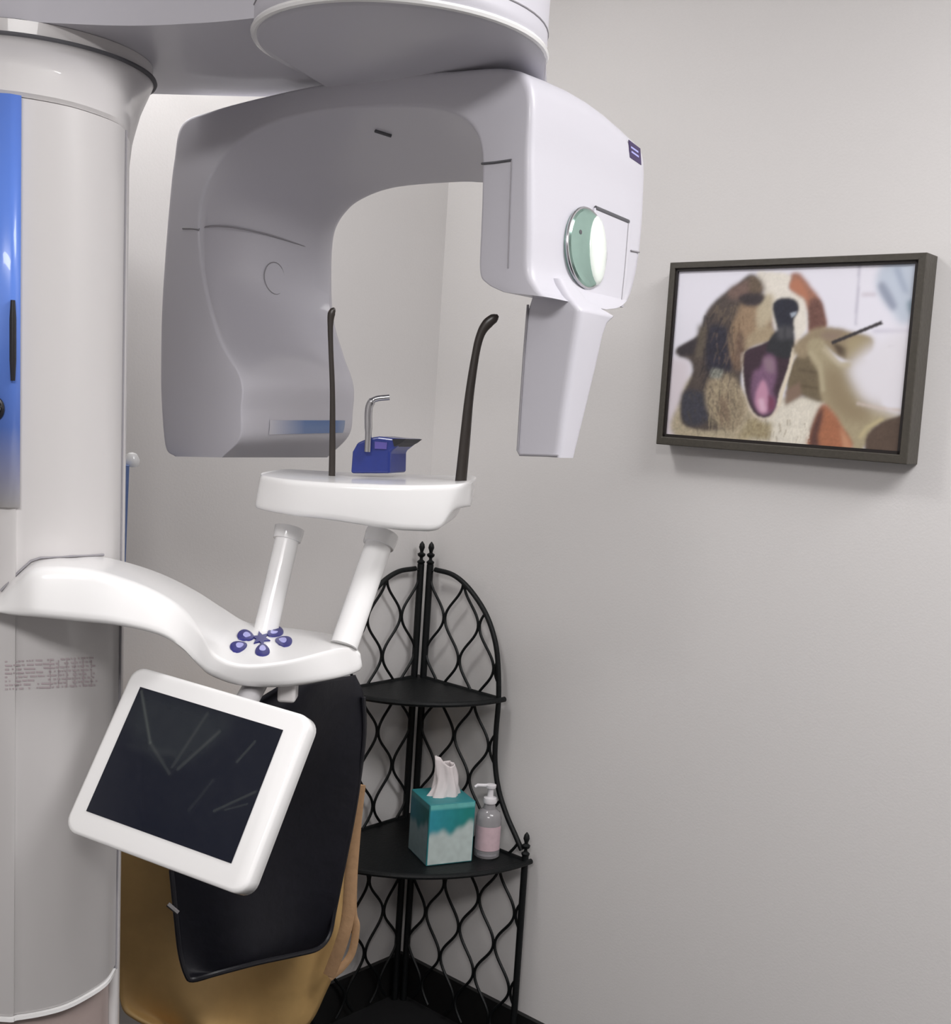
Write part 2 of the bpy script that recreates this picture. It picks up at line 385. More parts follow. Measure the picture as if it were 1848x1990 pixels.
# rotating arm: swept cross-section round an inverted U
ua = math.radians(36.4); n_in = np.array([math.sin(ua), math.cos(ua), 0]); p0F = P(1030, 400, 1.46); n_pl = n_in
DP = .30
st = [  # OF, IF, IB, OB z drop
 ((335, 887), (432, 889), (640, 889)), ((317, 868), (466, 852), (682, 846)), ((309, 780), (469, 795), (690, 800)), ((308, 700), (468, 736), (691, 748)),
 ((310, 600), (425, 655), (672, 692)), ((316, 500), (396, 545), (652, 620)), ((324, 400), (386, 445), (648, 530)),
 ((334, 310), (394, 375), (655, 452)), ((350, 238), (428, 310), (682, 408)), ((408, 213), (485, 258), (718, 384)),
 ((505, 187), (575, 224), (765, 369)), ((620, 162), (690, 209), (820, 361)), ((750, 143), (790, 206), (865, 357)),
 ((870, 134), (858, 212), (905, 355)), ((985, 130), (912, 238), (955, 358)), ((1031, 165), (934, 290), (985, 400)),
 ((1031, 300), (935, 370), (1000, 440)), ((1031, 430), (932, 450), (1010, 500)), ((1031, 522), (930, 527), (1010, 540)),
 ((1047, 560), (944, 551), (1020, 560)), ((1062, 577), (975, 567), (1030, 570))]
S3 = []
def projx(p): q = np.array(p)-EYE; return 924+F*(q@CR)/(q@CF)
def depth_to(p, X):
    lo, hi = 0, .35
    for _ in range(30):
        m = (lo+hi)/2
        if projx(p+n_in*m) < X: lo = m
        else: hi = m
    return lo
BACKX = {15: 1257, 16: 1258, 17: 1250, 18: 1234, 19: 1216, 20: 1188}
for i, (a, b, c) in enumerate(st):
    OF = on_plane(*a, p0F, n_pl); IF = on_plane(*b, p0F, n_pl)
    IB = on_plane(*c, p0F+n_in*DP, n_pl)
    OB = OF+n_in*DP
    if i in BACKX:
        D = depth_to(OF, BACKX[i]); OB = OF+n_in*D; IB = IF+n_in*D*.98
    drop = .05 if 7 <= i <= 13 else .0
    if i < 15: OB = OB-np.array([0, 0, drop])
    if i >= 14: OB[2] = OF[2]-(.03 if i == 14 else (.022 if i == 15 else 0))
    S3.append([OF, IF, IB, OB])
NS = 14
cols_ = [crv([s[k] for s in S3], NS) for k in range(4)]
nrow = len(cols_[0])
def arc_v(t): return 3.0+.75*(1-(2*t-1)**2)
def pocket(v, t):
    e = v-arc_v(t)
    if e < 0: return 0
    on = min(1, e/1.7); on = 1-(1-on)**2; fade = max(0, min(1, (8.6-v)/4.2)); fade = fade*fade*(3-2*fade)
    return .090*on*fade*math.sin(math.pi*min(1, max(0, t)))**.8
def arm_ring(i):
    v = i/NS; C = [cols_[k][i] for k in range(4)]
    out = unit(C[0]-C[1])
    return rsec(C, [.012, .006 if v > 3.3 else .003, .012, .026 if v < 13 else .020], 4, {0: (2, lambda t: 0*out), 1: (14, lambda t: out*pocket(v, t)), 2: (2, lambda t: 0*out), 3: (6, lambda t: np.array([0, 0, .012])*math.sin(math.pi*t)*(1 if 10 < v < 15.2 else 0))})
def inner_pt(v, t, off=0.0):
    i = min(nrow-1, max(0, v*NS)); i0 = int(i); f = i-i0; i1 = min(nrow-1, i0+1)
    C = [lerp(cols_[k][i0], cols_[k][i1], f) for k in range(4)]
    return lerp(C[1], C[2], t)+unit(C[0]-C[1])*(pocket(v, t)-off)
ARM = obj('rotating_arm', loft([arm_ring(i) for i in range(nrow)]), M['white'], MX, ang=50)
# seams, slits and the fading stripe on the arm
pF = lambda x, y, o=.001: on_plane(x, y, p0F-n_in*o, n_pl)
obj('seam', tube([pF(355, 444), pF(372, 444), pF(386, 446)]+[inner_pt(6+.35*t, t, .0030) for t in np.linspace(.03, .97, 24)], .0014, 6), M['softseam'], ARM)
obj('seam', tube([pF(936, 318), pF(960, 316), pF(994, 311)], .0016, 6), M['seam'], ARM)
obj('seam', tube([pF(994, 311), pF(990, 420), pF(987, 555-34)], .0008, 6), M['softseam'], ARM)
obj('light_slit', tube([inner_pt(11.0, .25, .002), inner_pt(11.25, .32, .002)], .003, 8), M['seam'], ARM, label='small dark slit in the arch underside')
ax_in = lambda v, t: unit(inner_pt(v, t+.02)-inner_pt(v, t-.02))
cst = inner_pt(5.35, .72, .001)
obj('sensor_window', tube([inner_pt(5.35+.33*math.sin(a), .70+.06*math.cos(a), .0032) for a in np.linspace(0, 2*math.pi, 25)], .0008, 6), M['softseam'], ARM)
V, Fc = tri_uv(16, 4, lambda a, b: inner_pt(1.12+.52*b, .22+.68*a, .0012))
obj('blue_stripe', (V, Fc), M['bluefade'], ARM, label='blue stripe fading to white')

# side of the right head
S0 = P(1034, 400, 1.46)
pS0 = cols_[0][17*NS]; uS = unit(np.cross(n_in, cols_[0][18*NS]-cols_[0][16*NS]))          # outward normal of the side face
if uS[0] < 0: uS = -uS
def pS(x, y, off=0.0): return on_plane(x, y, pS0+uS*off, uS)
# side panel with the hanging collimator plate
pl = [(1152, 404), (1222, 431), (1215, 520), (1207, 598), (1150, 590), (1130, 560), (1140, 480)]
obj('side_panel', prism([pS(*p, .0) for p in pl], uS*.004), M['white'], MX, bevel=.001)
obj('panel_slot', tube([pS(1157, 404, .003), pS(1221, 431, .003)], .0032, 8, flat=.8), M['seam'], MX, label='dark slot above the side panel')
obj('panel_seam', tube([pS(1221, 433, .004), pS(1214, 520, .004), pS(1206, 597, .004)], .0009, 6), M['softseam'], MX)
obj('panel_seam', tube([pS(1226, 487, .001), pS(1242, 490, .001)], .0012, 6), M['softseam'], MX)
# vertical plate below
nF = n_in
def plate_ring(y, xl, xr, xb):
    a = on_plane(xl, y, p0F+n_in*.05, n_pl); b = on_plane(xr, y+2, p0F+n_in*.05, n_pl); b[2] = a[2] = (a[2]+b[2])/2
    lo, hi = 0, .3
    for _ in range(30):
        m = (lo+hi)/2
        if projx(b+n_in*m) < xb: lo = m
        else: hi = m
    return rsec([a, b, b+n_in*lo, a+n_in*lo], [.003, .010, .010, .004], 4)
pr = [plate_ring(540, 1050, 1088, 1115), plate_ring(575, 1034, 1108, 1145), plate_ring(600, 1026, 1128, 1198), plate_ring(616, 1024, 1126, 1184), plate_ring(640, 1022, 1122, 1176), plate_ring(700, 1017, 1112, 1163), plate_ring(790, 1011, 1098, 1142), plate_ring(885, 1005, 1086, 1119)]
obj('collimator_plate', loft([crv_r for crv_r in [mixr(pr[i], pr[i+1], t) for i in range(len(pr)-1) for t in (0, .33, .66)]+[pr[-1]]]), M['white'], MX, ang=50)
e = [on_plane(x, y, p0F+n_in*.049, n_pl) for x, y in ((1026, 592), (1019, 680), (1012, 780), (1006, 875), (1010, 884), (1084, 886))]
obj('plate_edge', tube(e, .0016, 6), M['softseam'], MX, label='thin grey edge line of the plate')
# dial
kx = pS(1135, 483, .0)
la = n_in; up = unit(cols_[0][16*NS]-cols_[0][18*NS])
hw = np.linalg.norm(pS(1172, 483)-pS(1098, 483))/2; hh = np.linalg.norm(pS(1135, 560)-pS(1135, 406))/2
def dial_ring(k, d, n=40): return [kx+uS*d+la*math.cos(t)*hw*k+up*math.sin(t)*hh*k for t in np.linspace(0, 2*math.pi, n, endpoint=False)]
KN = obj('dial', loft([dial_ring(1.0, -.002), dial_ring(1.0, .005), dial_ring(.93, .008)]), M['green'], MX, label='green and pearl oval dial on the tube head')
obj('dial_ring', tube(dial_ring(1.0, .004)+[dial_ring(1.0, .004)[0]], .0022, 8), M['chrome'], KN)
obj('dial_grip', loft([[kx+uS*(.004+.010*math.cos(q*math.pi/2*.98)**.7)*1+la*(hw*(.06+.40*1)+hw*.46*math.sin(t)*math.sin(q*math.pi/2)*-1)+up*hh*.9*math.cos(t)*math.sin(q*math.pi/2) for t in np.linspace(0, 2*math.pi, 28, endpoint=False)] for q in (1.0, .8, .6, .35, .12)]), M['greenwhite'], KN)
obj('dial_mark', lathe(kx-la*hw*.45+up*hh*.33+uS*.0075, [(.003, 0), (.003, .001)], 12, uS), M['seam'], KN)
# dark badge near the rear top edge
obj('badge', prism([pS(1221, 272, .001), pS(1243, 289, .001), pS(1245, 321, .001), pS(1223, 306, .001)], uS*.0012), M['purple'], MX, smooth=False, label='small dark purple badge')
obj('badge_text', merge(*[prism([pS(x0, y0, .0022), pS(x0+14, y0+10, .0022), pS(x0+14, y0+13.5, .0022), pS(x0, y0+3.5, .0022)], uS*.0004) for x0, y0 in ((1226, 284), (1227, 293))]), M['lilac'], MX, smooth=False)

# chin arm and control plate
ca = [((-60, 1180), (-60, 1184), (-60, 1190), (1.25, 1.245, 1.235)), ((-10, 1160), (-10, 1168), (-10, 1193), (1.25, 1.225, 1.21)), ((28, 1120), (26, 1138), (26, 1199), (1.25, 1.21, 1.20)), ((75, 1087), (70, 1106), (70, 1203), (1.258, 1.20, 1.19)),
      ((145, 1081), (160, 1106), (150, 1211), (1.285, 1.21, 1.20)), ((205, 1080), (225, 1121), (235, 1220), (1.33, 1.225, 1.215)), ((300, 1107), (300, 1149), (310, 1238), (1.40, 1.25, 1.24)),
      ((378, 1144), (355, 1184), (352, 1264), (1.46, 1.275, 1.265)), ((436, 1182), (392, 1232), (385, 1298), (1.52, 1.30, 1.29)), ((482, 1208), (418, 1272), (410, 1318), (1.56, 1.325, 1.31)),
      ((540, 1216), (470, 1292), (468, 1336), (1.58, 1.34, 1.33)), ((600, 1224), (556, 1285), (556, 1338), (1.585, 1.37, 1.36)), ((648, 1233), (640, 1264), (650, 1323), (1.58, 1.44, 1.42)),
      ((685, 1250), (684, 1259), (698, 1308), (1.55, 1.50, 1.48)), ((700, 1268), (700, 1270), (705, 1300), (1.53, 1.51, 1.50))]
cs = []
for ci, (tb, tf, bf, (y0, y1, y2)) in enumerate(ca):
    if ci >= 8: y2 += .022
    a, b, c = P(*tb, y0), P(*tf, y1), P(*bf, y2); d = np.array([a[0], a[1], c[2]])
    cs.append([a, b, c, d])
cc = [crv([s[k] for s in cs], 6) for k in range(4)]
def caring(i):
    C = [cc[k][i] for k in range(4)]; m = np.mean(C, 0)
    k = i/6; r_ = .012 if k < 7 else (.012-.006*(k-7) if k < 8 else .006)
    return rsec(C, [r_, r_, .012, .01], 4)
obj('chin_arm', loft([caring(i) for i in range(len(cc[0]))]), M['white2'], MX, ang=60)
obj('arm_seam', tube([col_hit(x, y, .001) for x, y in ((2, 1148), (35, 1112), (60, 1090), (78, 1084), (140, 1081), (200, 1078))], .0014, 6), M['softseam'], MX)
CT = P(510, 1245, 1.455)[2]
# buttons on the plate: drop-shaped petals round a dark centre
pc = on_z(508, 1241, CT)
# top surface by ray-casting against the finished arm mesh
from mathutils.bvhtree import BVHTree
arm_me = bpy.data.objects['chin_arm'].data
bvh = BVHTree.FromPolygons([v.co for v in arm_me.vertices], [p.vertices for p in arm_me.polygons])
mo = org(MX)
def on_arm(px, py, off=.001):
    d = Vector(unit(ray(px, py))); h = bvh.ray_cast(Vector(EYE-mo), d)
    if h[0] is None: return on_z(px, py, CT)
    return np.array(h[0])+mo+np.array([0, 0, off])
for (x, y, ang) in ((478, 1236, 205), (464, 1257, 160), (510, 1264, 90), (551, 1247, 15), (534, 1229, 325)):
    ca_, sa_ = math.cos(math.radians(ang)), math.sin(math.radians(ang))
    def drop(k, h, dx=0):
        out = []
        for t in np.linspace(0, 2*math.pi, 26, endpoint=False):
            u_, v_ = 17*k*math.cos(t)+dx, 14*k*math.sin(t)*(1+.30*math.cos(t))
            out.append(on_arm(x+u_*ca_-v_*sa_, y+(u_*sa_+v_*ca_)*.72, h))
        return out
    B = obj('button', loft([drop(1.0, -.0005), drop(.98, .0012), drop(.86, .0020)]), M['navy'], MX, label='dark blue button with lilac centre')
    obj('button_symbol', loft([drop(.46, .0018, -2), drop(.44, .0026, -2)]), M['lilac'], B, smooth=False)
star = lambda h: [on_arm(507+(19 if k % 2 == 0 else 9)*math.cos(t), 1242+(19 if k % 2 == 0 else 9)*.75*math.sin(t), h) for k, t in enumerate(np.linspace(.3, 2*math.pi+.3, 12, endpoint=False))]
obj('centre_button', loft([star(-.0005), star(.0016)]), M['navy'], MX, label='dark blue star shaped centre button')

# posts carrying the chin rest
for base, top, r, Yb, Yt in (((517, 1222), (562, 1030), .0165, 1.55, 1.60), ((672, 1244), (742, 1040), .0185, 1.51, 1.58)):
    a, b = P(*base, Yb), P(*top, Yt)
    obj('support_post', tube([lerp(a, b, t) for t in (-.05, .2, .5, .8, 1)], r, 20), M['white2'], MX)
    q = lerp(a, b, .90)
    obj('post_collar', tube([lerp(a, b, t) for t in (.89, .895, .98, 1.02)], [r*1.02, r*1.16, r*1.24, r*1.24], 20), M['white2'], MX)
# chin rest tray
cr_top = [(508, 918, 1.52), (560, 915, 1.50), (640, 922, 1.485), (740, 934, 1.48), (840, 941, 1.49), (910, 940, 1.52)]
tr = [((505, 922), (498, 982), 1.55), ((512, 925), (499, 990), 1.53), ((560, 932), (555, 1002), 1.50), ((640, 938), (640, 1012), 1.485), ((740, 942), (745, 1028), 1.48), ((820, 943), (800, 1033), 1.485), ((870, 942), (850, 1030), 1.50), ((900, 940), (880, 994), 1.52), ((916, 942), (913, 985), 1.56)]
def zof(px, py, Y): return P(px, py, Y)[2]
front = crv([P(*a, Y) for a, b, Y in tr], 5); lowf = crv([P(*b, Y) for a, b, Y in tr], 5)
zt0 = P(640, 938, 1.485)[2]
rings = []
for i, (a, b) in enumerate(zip(front, lowf)):
    t = i/(len(front)-1); dep = .02+.20*math.sin(math.pi*min(1, max(0, t)))**.5
    bd = np.array([.10, .99, 0])
    A2 = a+bd*dep; A2[2] = a[2]+.003; B2 = b+bd*dep*.92
    rings.append(rsec([a, b, B2, A2], [.008, .010, .02, .008], 4))
TRAY = obj('chin_rest_tray', loft(rings), M['white2'], MX, ang=60)
# temple supports
def blade(pts, Y, w, name='temple_support'):
    path = crv([P(x, y, Y) for x, y in pts], 5); n = len(path)
    rr = np.interp(np.linspace(0, 1, n), np.linspace(0, 1, len(w)), w)
    rr[-1] *= .3; rr[-2] *= .75
    return obj(name, tube(path, rr, 12, flat=.55, side=(1, 0, 0)), M['brown'], MX, label='dark brown curved temple support')
blade([(645, 925), (646, 850), (646, 760), (643, 680), (642, 635), (644, 610), (650, 598)], 1.60, [.0046, .0042, .0036, .0034, .0038, .0052, .0030])
blade([(895, 940), (903, 860), (912, 770), (924, 690), (934, 650), (948, 628), (968, 613)], 1.57, [.0078, .0072, .0060, .0052, .0056, .0072, .0060])
# bite holder
bt = [P(x, y, 1.60) for x, y in ((681, 920), (684, 878), (694, 860), (716, 851), (735, 848), (760, 851), (790, 853), (778, 862), (758, 878), (757, 920))]
BH = obj('bite_block_holder', prism(bt, np.array([.02, .05, 0])), M['bluep'], MX, smooth=False, bevel=.003, label='blue plastic bite block holder')
obj('holder_wing', prism([P(x, y, 1.598) for x, y in ((762, 853), (790, 853), (781, 860), (766, 868))], np.array([.02, .03, 0])), M['dark'], BH, smooth=False)
obj('holder_label', prism([P(x, y, 1.597) for x, y in ((728, 858), (752, 860), (751, 873), (728, 872))], np.array([0, .002, 0])), mat('violet_label', (.10, .08, .34), .4, var=.1), BH, smooth=False)
obj('bite_rod', tube(crv([P(x, y, 1.592) for x, y in ((714, 878), (716, 840), (716, 802), (720, 784), (731, 775), (757, 772))], 5), [.0045]*6+[.0052]*12+[.0038]*8+[.0026]*5, 12), M['chrome'], MX, label='bent chrome bite rod')

# tilted touch screen under the plate
MM = np.array([[0.9146252790393825, 0.31080911572024483, 0.25856970535482154], [-0.3945704701764867, 0.8256750089856034, 0.4032058079954008], [-0.08817450315587802, -0.4708061948633612, 0.8778193344142191]])
mc = P(358.11, 1498.81, 1.22); mx_, my_, mz_ = MM[:, 0], MM[:, 1], MM[:, 2]
def rrect(x0, x1, z0, z1, r, y, n=6):
    out = []
    for cx, cz, a0 in ((x1-r, z1-r, 0), (x0+r, z1-r, 90), (x0+r, z0+r, 180), (x1-r, z0+r, 270)):
        for k in range(n+1):
            a = math.radians(a0+90*k/n); out.append(mc+mx_*(cx+r*math.cos(a))+mz_*(cz+r*math.sin(a))+my_*y)
    return out
w2, h2 = .0955, .0716
b0 = (-w2-.021, w2+.026, -h2-.026, h2+.022)
def rr2(k, y): return rrect(b0[0]+k, b0[1]-k, b0[2]+k, b0[3]-k, .016, y)
SCN = obj('screen_housing', loft([rr2(.004, -.0005), rr2(.001, .001), rr2(0, .004), rr2(.0, .022), rr2(.006, .030), rr2(.012, .034)]), M['white2'], MX, ang=50)
gw, gh = 150, 112
X_, Y_ = np.meshgrid(np.linspace(0, 1, gw), np.linspace(0, 1, gh))
base = np.zeros((gh, gw, 3))+np.array([.007, .009, .018])
def streak(base, p, q, wd, amp):
    d = np.array(q)-np.array(p); L = np.hypot(*d); t = np.clip(((X_-p[0])*d[0]+(Y_-p[1])*d[1])/L**2, 0, 1)
    dist = np.hypot(X_-p[0]-t*d[0], (Y_-p[1]-t*d[1])*.75); return base+(amp*np.exp(-(dist/wd)**2))[..., None]*np.array([.9, 1, .85])
for p, q, wd, am in (((.02, .97), (.22, .62), .008, .05), ((.22, .62), (.42, .45), .01, .025), ((.62, .85), (.46, .50), .010, .028), ((.5, .95), (.42, .5), .01, .02), ((.86, .86), (.80, .68), .008, .028), ((.98, .52), (.78, .30), .008, .03), ((.96, .42), (.84, .33), .006, .02), ((.70, .5), (.63, .25), .01, .012), ((.1, .55), (.4, .6), .02, .006)):
    base = streak(base, p, q, wd, am)
smp = blur(inpoly(X_, Y_, [(.02, .98), (.70, .98), (.60, .7), (.44, .52), (.30, .52), (.02, .68)]).astype(float), 5)
base = base+smp[..., None]*np.array([.012, .014, .012])
base += (blur(rng.rand(gh, gw), 2.5)-.5)[..., None]*.02; base = np.clip(base, .004, 1)
grid_obj('screen', gw, gh, lambda a, b: mc+mx_*(a*2-1)*w2+mz_*(b*2-1)*h2-my_*.0016, base, M['screen'], SCN, label='black glossy touch screen with smears')
# bracket joining screen and plate
pb = mc+my_*.04+mz_*.05; pt = P(560, 1325, 1.42)
obj('screen_bracket', tube([mc+my_*.025+mz_*.03, mc+my_*.055+mz_*.06, P(500, 1325, 1.42)], .014, 14), M['grey'], MX)
obj('bracket_tab', box(P(560, 1338, 1.42), (.022, .03, .03)), M['cream'], MX, bevel=.004)

# ------------------------------------------------------------------ lead aprons behind the screen
def sheet(rows, Yl, Yr, name, m, parent, amp=.008, fold=3, seed=0, bulge=.03, nx=44, solid=.007, wf=9.0):
    L = crv([r[0] for r in rows], 7); R = crv([r[1] for r in rows], 7); n = len(L)
    V = []
    for j in range(n):
        for i in range(nx):
            t = i/(nx-1); q = lerp(L[j], R[j], t); Y = Yl+(Yr-Yl)*t; s = j/(n-1)
            Y += -bulge*math.sin(math.pi*t)*(.3+.7*s)+amp*math.sin(fold*math.pi*t*(1+.2*s)+1.7*math.sin(3*s+seed)+seed)+.35*amp*math.sin(wf*s+5*t+seed*2)
            V.append(P(q[0], q[1], Y))
    Fc = [[j*nx+i, j*nx+i+1, (j+1)*nx+i+1, (j+1)*nx+i] for j in range(n-1) for i in range(nx-1)]
    return obj(name, (V, Fc), m, parent, solid=solid, ang=180)
hk = P(640, 1338, 2.25)
RK = thing('wall_rack', 'short metal rail with a small hook holding the lead aprons on the left wall', 'rack', (hk[0], hk[1], hk[2]))
def wall_hit(px, py, off=.0): return on_plane(px, py, C0+nL*off, nL)
wr = wall_hit(470, 1330)
obj('rail', tube([P(690, 1356, 2.31), P(600, 1362, 2.26), P(420, 1372, 2.18)], .008, 12), M['chrome'], RK)
wq = P(430, 1371, 2.185); wr = wq+(-nL)*(np.dot(wq-C0, nL)-.002)
obj('rail_arm', tube([wq, wr], .008, 10), M['chrome'], RK)
obj('hook', tube(crv([P(696, 1334, 2.27), P(699, 1340, 2.262), P(697, 1350, 2.26), P(691, 1352, 2.262), P(689, 1342, 2.268)], 4), .0024, 8), M['chrome'], RK, label='small bright hook')
TA = thing('lead_apron', 'tan lead apron hanging behind the black apron and the screen', 'apron', P(450, 1990, 2.3))
sheet([((236, 1372), (690, 1352)), ((232, 1450), (690, 1440)), ((230, 1560), (692, 1540)), ((228, 1700), (668, 1700)), ((228, 1800), (664, 1800)), ((230, 1880), (650, 1880)), ((236, 1950), (630, 1930)), ((262, 1978), (602, 1985)), ((330, 2010), (560, 2020))], 2.16, 2.36, 'apron_body', M['tan_apron'], TA, amp=.022, fold=3.2, seed=1.1, bulge=.03)
obj('strap', tube(crv([P(698, 1525, 2.27), P(690, 1600, 2.27), P(682, 1700, 2.27), P(676, 1780, 2.27), P(664, 1830, 2.27), P(640, 1895, 2.28)], 5), .013, 10, flat=.3, side=(1, 0, 0)), M['strap'], TA)
obj('strap', tube(crv([P(694, 1560, 2.28), P(688, 1680, 2.285), P(686, 1770, 2.29), P(692, 1800, 2.29), P(684, 1850, 2.29), P(664, 1880, 2.285), P(640, 1900, 2.28)], 5), .008, 10, flat=.4, side=(1, 0, 0)), M['strap'], TA)
BA = thing('lead_apron', 'black lead apron hanging from the rail in front of the tan apron', 'apron', P(500, 1880, 2.1))
BAb = sheet([((545, 1335), (688, 1312)), ((490, 1372), (706, 1355)), ((430, 1440), (708, 1425)), ((370, 1520), (697, 1520)), ((340, 1600), (684, 1600)), ((333, 1690), (664, 1700)), ((342, 1780), (650, 1770)), ((350, 1850), (640, 1815)), ((360, 1892), (618, 1842)), ((375, 1904), (575, 1852))], 2.02, 2.22, 'apron_body', M['black_apron'], BA, amp=.016, fold=2.3, seed=.4, bulge=.03)
edge = [P(x, y, Y) for x, y, Y in ((333, 1690, 2.02), (342, 1780, 2.015), (350, 1850, 2.015), (362, 1893, 2.01), (375, 1904, 2.012), (420, 1892, 2.02), (500, 1871, 2.06), (575, 1855, 2.12), (618, 1843, 2.17), (640, 1817, 2.20), (650, 1770, 2.21), (664, 1700, 2.215), (684, 1600, 2.22), (697, 1520, 2.22), (708, 1425, 2.22), (706, 1355, 2.22))]
obj('piping', tube(crv(edge, 4), .0048, 8), M['dark'], BA)
obj('buckle', tube([P(326, 1757, 2.0), P(346, 1774, 2.0)], .0045, 8), M['chrome'], BA, label='small metal buckle at the apron edge')

# ------------------------------------------------------------------ corner etagere
OFFW = .030
def RP(px, py): q = on_plane(px, py, C0+nR*OFFW, nR); return np.dot(q-C0, dR), q[2]
def R3(s, z): return np.array([*(C0+dR*s+nR*OFFW)[:2], z])
def L3(s, z): return np.array([*(C0+dL*s+nL*OFFW)[:2], z])
pxs = [(846, 1107), (880, 1117), (910, 1142), (940, 1185), (958, 1230), (967, 1280), (969, 1355), (964, 1420), (962, 1480), (969, 1535), (984, 1583), (1000, 1620), (1014, 1652)]
rail = [np.array(RP(*p)) for p in pxs]
sp0 = RP(836, 1098)[0]; s_end = RP(1019, 1690)[0]
z_s1 = RP(968, 1357)[1]; z_s2 = RP(1019, 1672)[1]; z_fin = RP(1022, 1640)[1]; z_top = RP(838, 1105)[1]
ET = thing('corner_etagere', 'black wrought metal corner shelf with lattice sides standing in the room corner', 'shelf', (C0[0]+.15*(dR+dL)[0], C0[1]+.15*(dR+dL)[1], 0))
rc_ = crv(rail, 5)
rs = np.array([p[0] for p in rc_]); rzv = np.array([p[1] for p in rc_])
def smax(z):
    if z < z_s2: return s_end
    i = np.where((rzv[:-1] >= z) & (rzv[1:] <= z))[0]
    if len(i) == 0: return sp0 if z > z_top else s_end
    i = i[0]; t = (rzv[i]-z)/max(1e-6, rzv[i]-rzv[i+1]); return rs[i]*(1-t)+rs[i+1]*t
fin = [(.004, 0), (.009, .004), (.010, .008), (.004, .013), (.004, .018), (.009, .022), (.010, .027), (.004, .031), (.005, .036), (.0075, .043), (.006, .051), (.001, .058)]
dcell = .0565; per = .186
for T3 in (R3, L3):
    obj('back_post', tube([T3(sp0, 0), T3(sp0, z_top+.01)], .0085, 12), M['blackmetal'], ET)
    obj('finial', lathe(T3(sp0, z_top+.008), fin, 14), M['blackmetal'], ET)
    obj('side_rail', tube([T3(a, b) for a, b in rc_], .0062, 10), M['blackmetal'], ET)
    obj('end_post', tube([T3(s_end, 0), T3(s_end, z_fin-.02)], .0078, 12), M['blackmetal'], ET)
    obj('finial', lathe(T3(s_end, z_fin-.03), fin, 14), M['blackmetal'], ET)
    segs = []
    k = 0; s0 = sp0+.002
    zph = RP(871, 1203)[1]
    while s0+dcell*(k-.5) < s_end+dcell:
        sc_ = s0+dcell*(k+.5); run = []
        for z in np.arange(.02, z_top, .006):
            a = dcell*.46*math.cos(2*math.pi*(z-zph)/per)*(1 if k % 2 == 0 else -1)
            # sharpen the ogee
            s = sc_+a*(1-.0)
            ok = sp0 <= s <= smax(z)+.001
            if ok: run.append(T3(s, z))
            else:
                if len(run) > 2: segs.append(run)
                run = []
        if len(run) > 2: segs.append(run)
        k += 1
    obj('lattice', merge(*[tube(r, .0036, 6) for r in segs]), M['blackmetal'], ET)
def shelf(z, R, name='shelf_plate'):
    c = C0+nR*OFFW*.6+nL*OFFW*.6; pts = [np.array([c[0], c[1], z])]
    arc = [np.array([*(c+dR*(R-.01)*math.cos(t)+dL*(R-.01)*math.sin(t))[:2], z]) for t in np.linspace(0, math.pi/2, 28)]
    obj(name, prism(pts+arc, (0, 0, -.005)), M['blackmetal'], ET, smooth=False)
    obj('shelf_rim', tube([p+np.array([0, 0, -.002]) for p in arc], .0065, 8), M['blackmetal'], ET)
    for T3 in (R3, L3): obj('shelf_rail', tube([T3(sp0, z), T3(R, z)], .005, 8), M['blackmetal'], ET)
shelf(z_s1, RP(969, 1357)[0]); shelf(z_s2, s_end)

# tissue box standing on the lower shelf
def shelf_pt(px, py, z=z_s2): d = ray(px, py); return EYE+d*((z-H)/d[2])
t0 = shelf_pt(828, 1684); t1 = shelf_pt(917, 1674)
ub = t1-t0; bw = np.linalg.norm(ub[:2]); ub = unit([ub[0], ub[1], 0]); vb = np.array([-ub[1], ub[0], 0])
bh = P(824, 1564, t0[1])[2]-t0[2]
tc_ = t0+ub*bw/2+vb*bw/2
TB = thing('tissue_box', 'teal and white cube tissue box on the lower corner shelf', 'tissue box', tc_)
obj('carton', prism([t0, t0+ub*bw, t0+ub*bw+vb*bw, t0+vb*bw], (0, 0, bh)), mat('teal_card', (.03, .22, .24), .5, var=.15), TB, smooth=False, bevel=.002)
gw, gh = 60, 70
X_, Y_ = np.meshgrid(np.linspace(0, 1, gw), np.linspace(0, 1, gh))
def carton_cols(dark=1.0):
    wave = .42+.16*X_+.05*np.sin(9*X_)+.03*np.sin(21*X_+1)
    c = np.zeros((gh, gw, 3)); lo = np.array([.52, .60, .58]); mid = np.array([.03, .30, .38]); top = np.array([.01, .22, .20])
    t = blur(np.clip((Y_-wave)/.10, 0, 1), 1.5)[..., None]
    tt = np.clip(X_*1.2, 0, 1)[..., None]
    c = lo*(1-t)+(mid*(1-tt)+top*tt)*t
    t2 = np.clip((Y_-.90)/.04, 0, 1)[..., None]; c = c*(1-t2)+np.array([.14, .48, .46])*t2
    c *= (1+.18*(blur(rng.rand(gh, gw), 2)-.5)*4)[..., None]
    return np.clip(c, 0, 1)
grid_obj('front_print', gw, gh, lambda a, b: t0-vb*.0006+ub*bw*(.02+.96*a)+np.array([0, 0, bh*(.02+.97*b)]), carton_cols(), M['carton'], TB)
grid_obj('shaded_side_print', gw, gh, lambda a, b: t0-ub*.0006+vb*bw*(.98-.96*a)+np.array([0, 0, bh*(.02+.97*b)]), carton_cols()*np.array([.30, .36, .40]), M['carton'], TB)  # same print, darkened: shade on this side is put into the colours
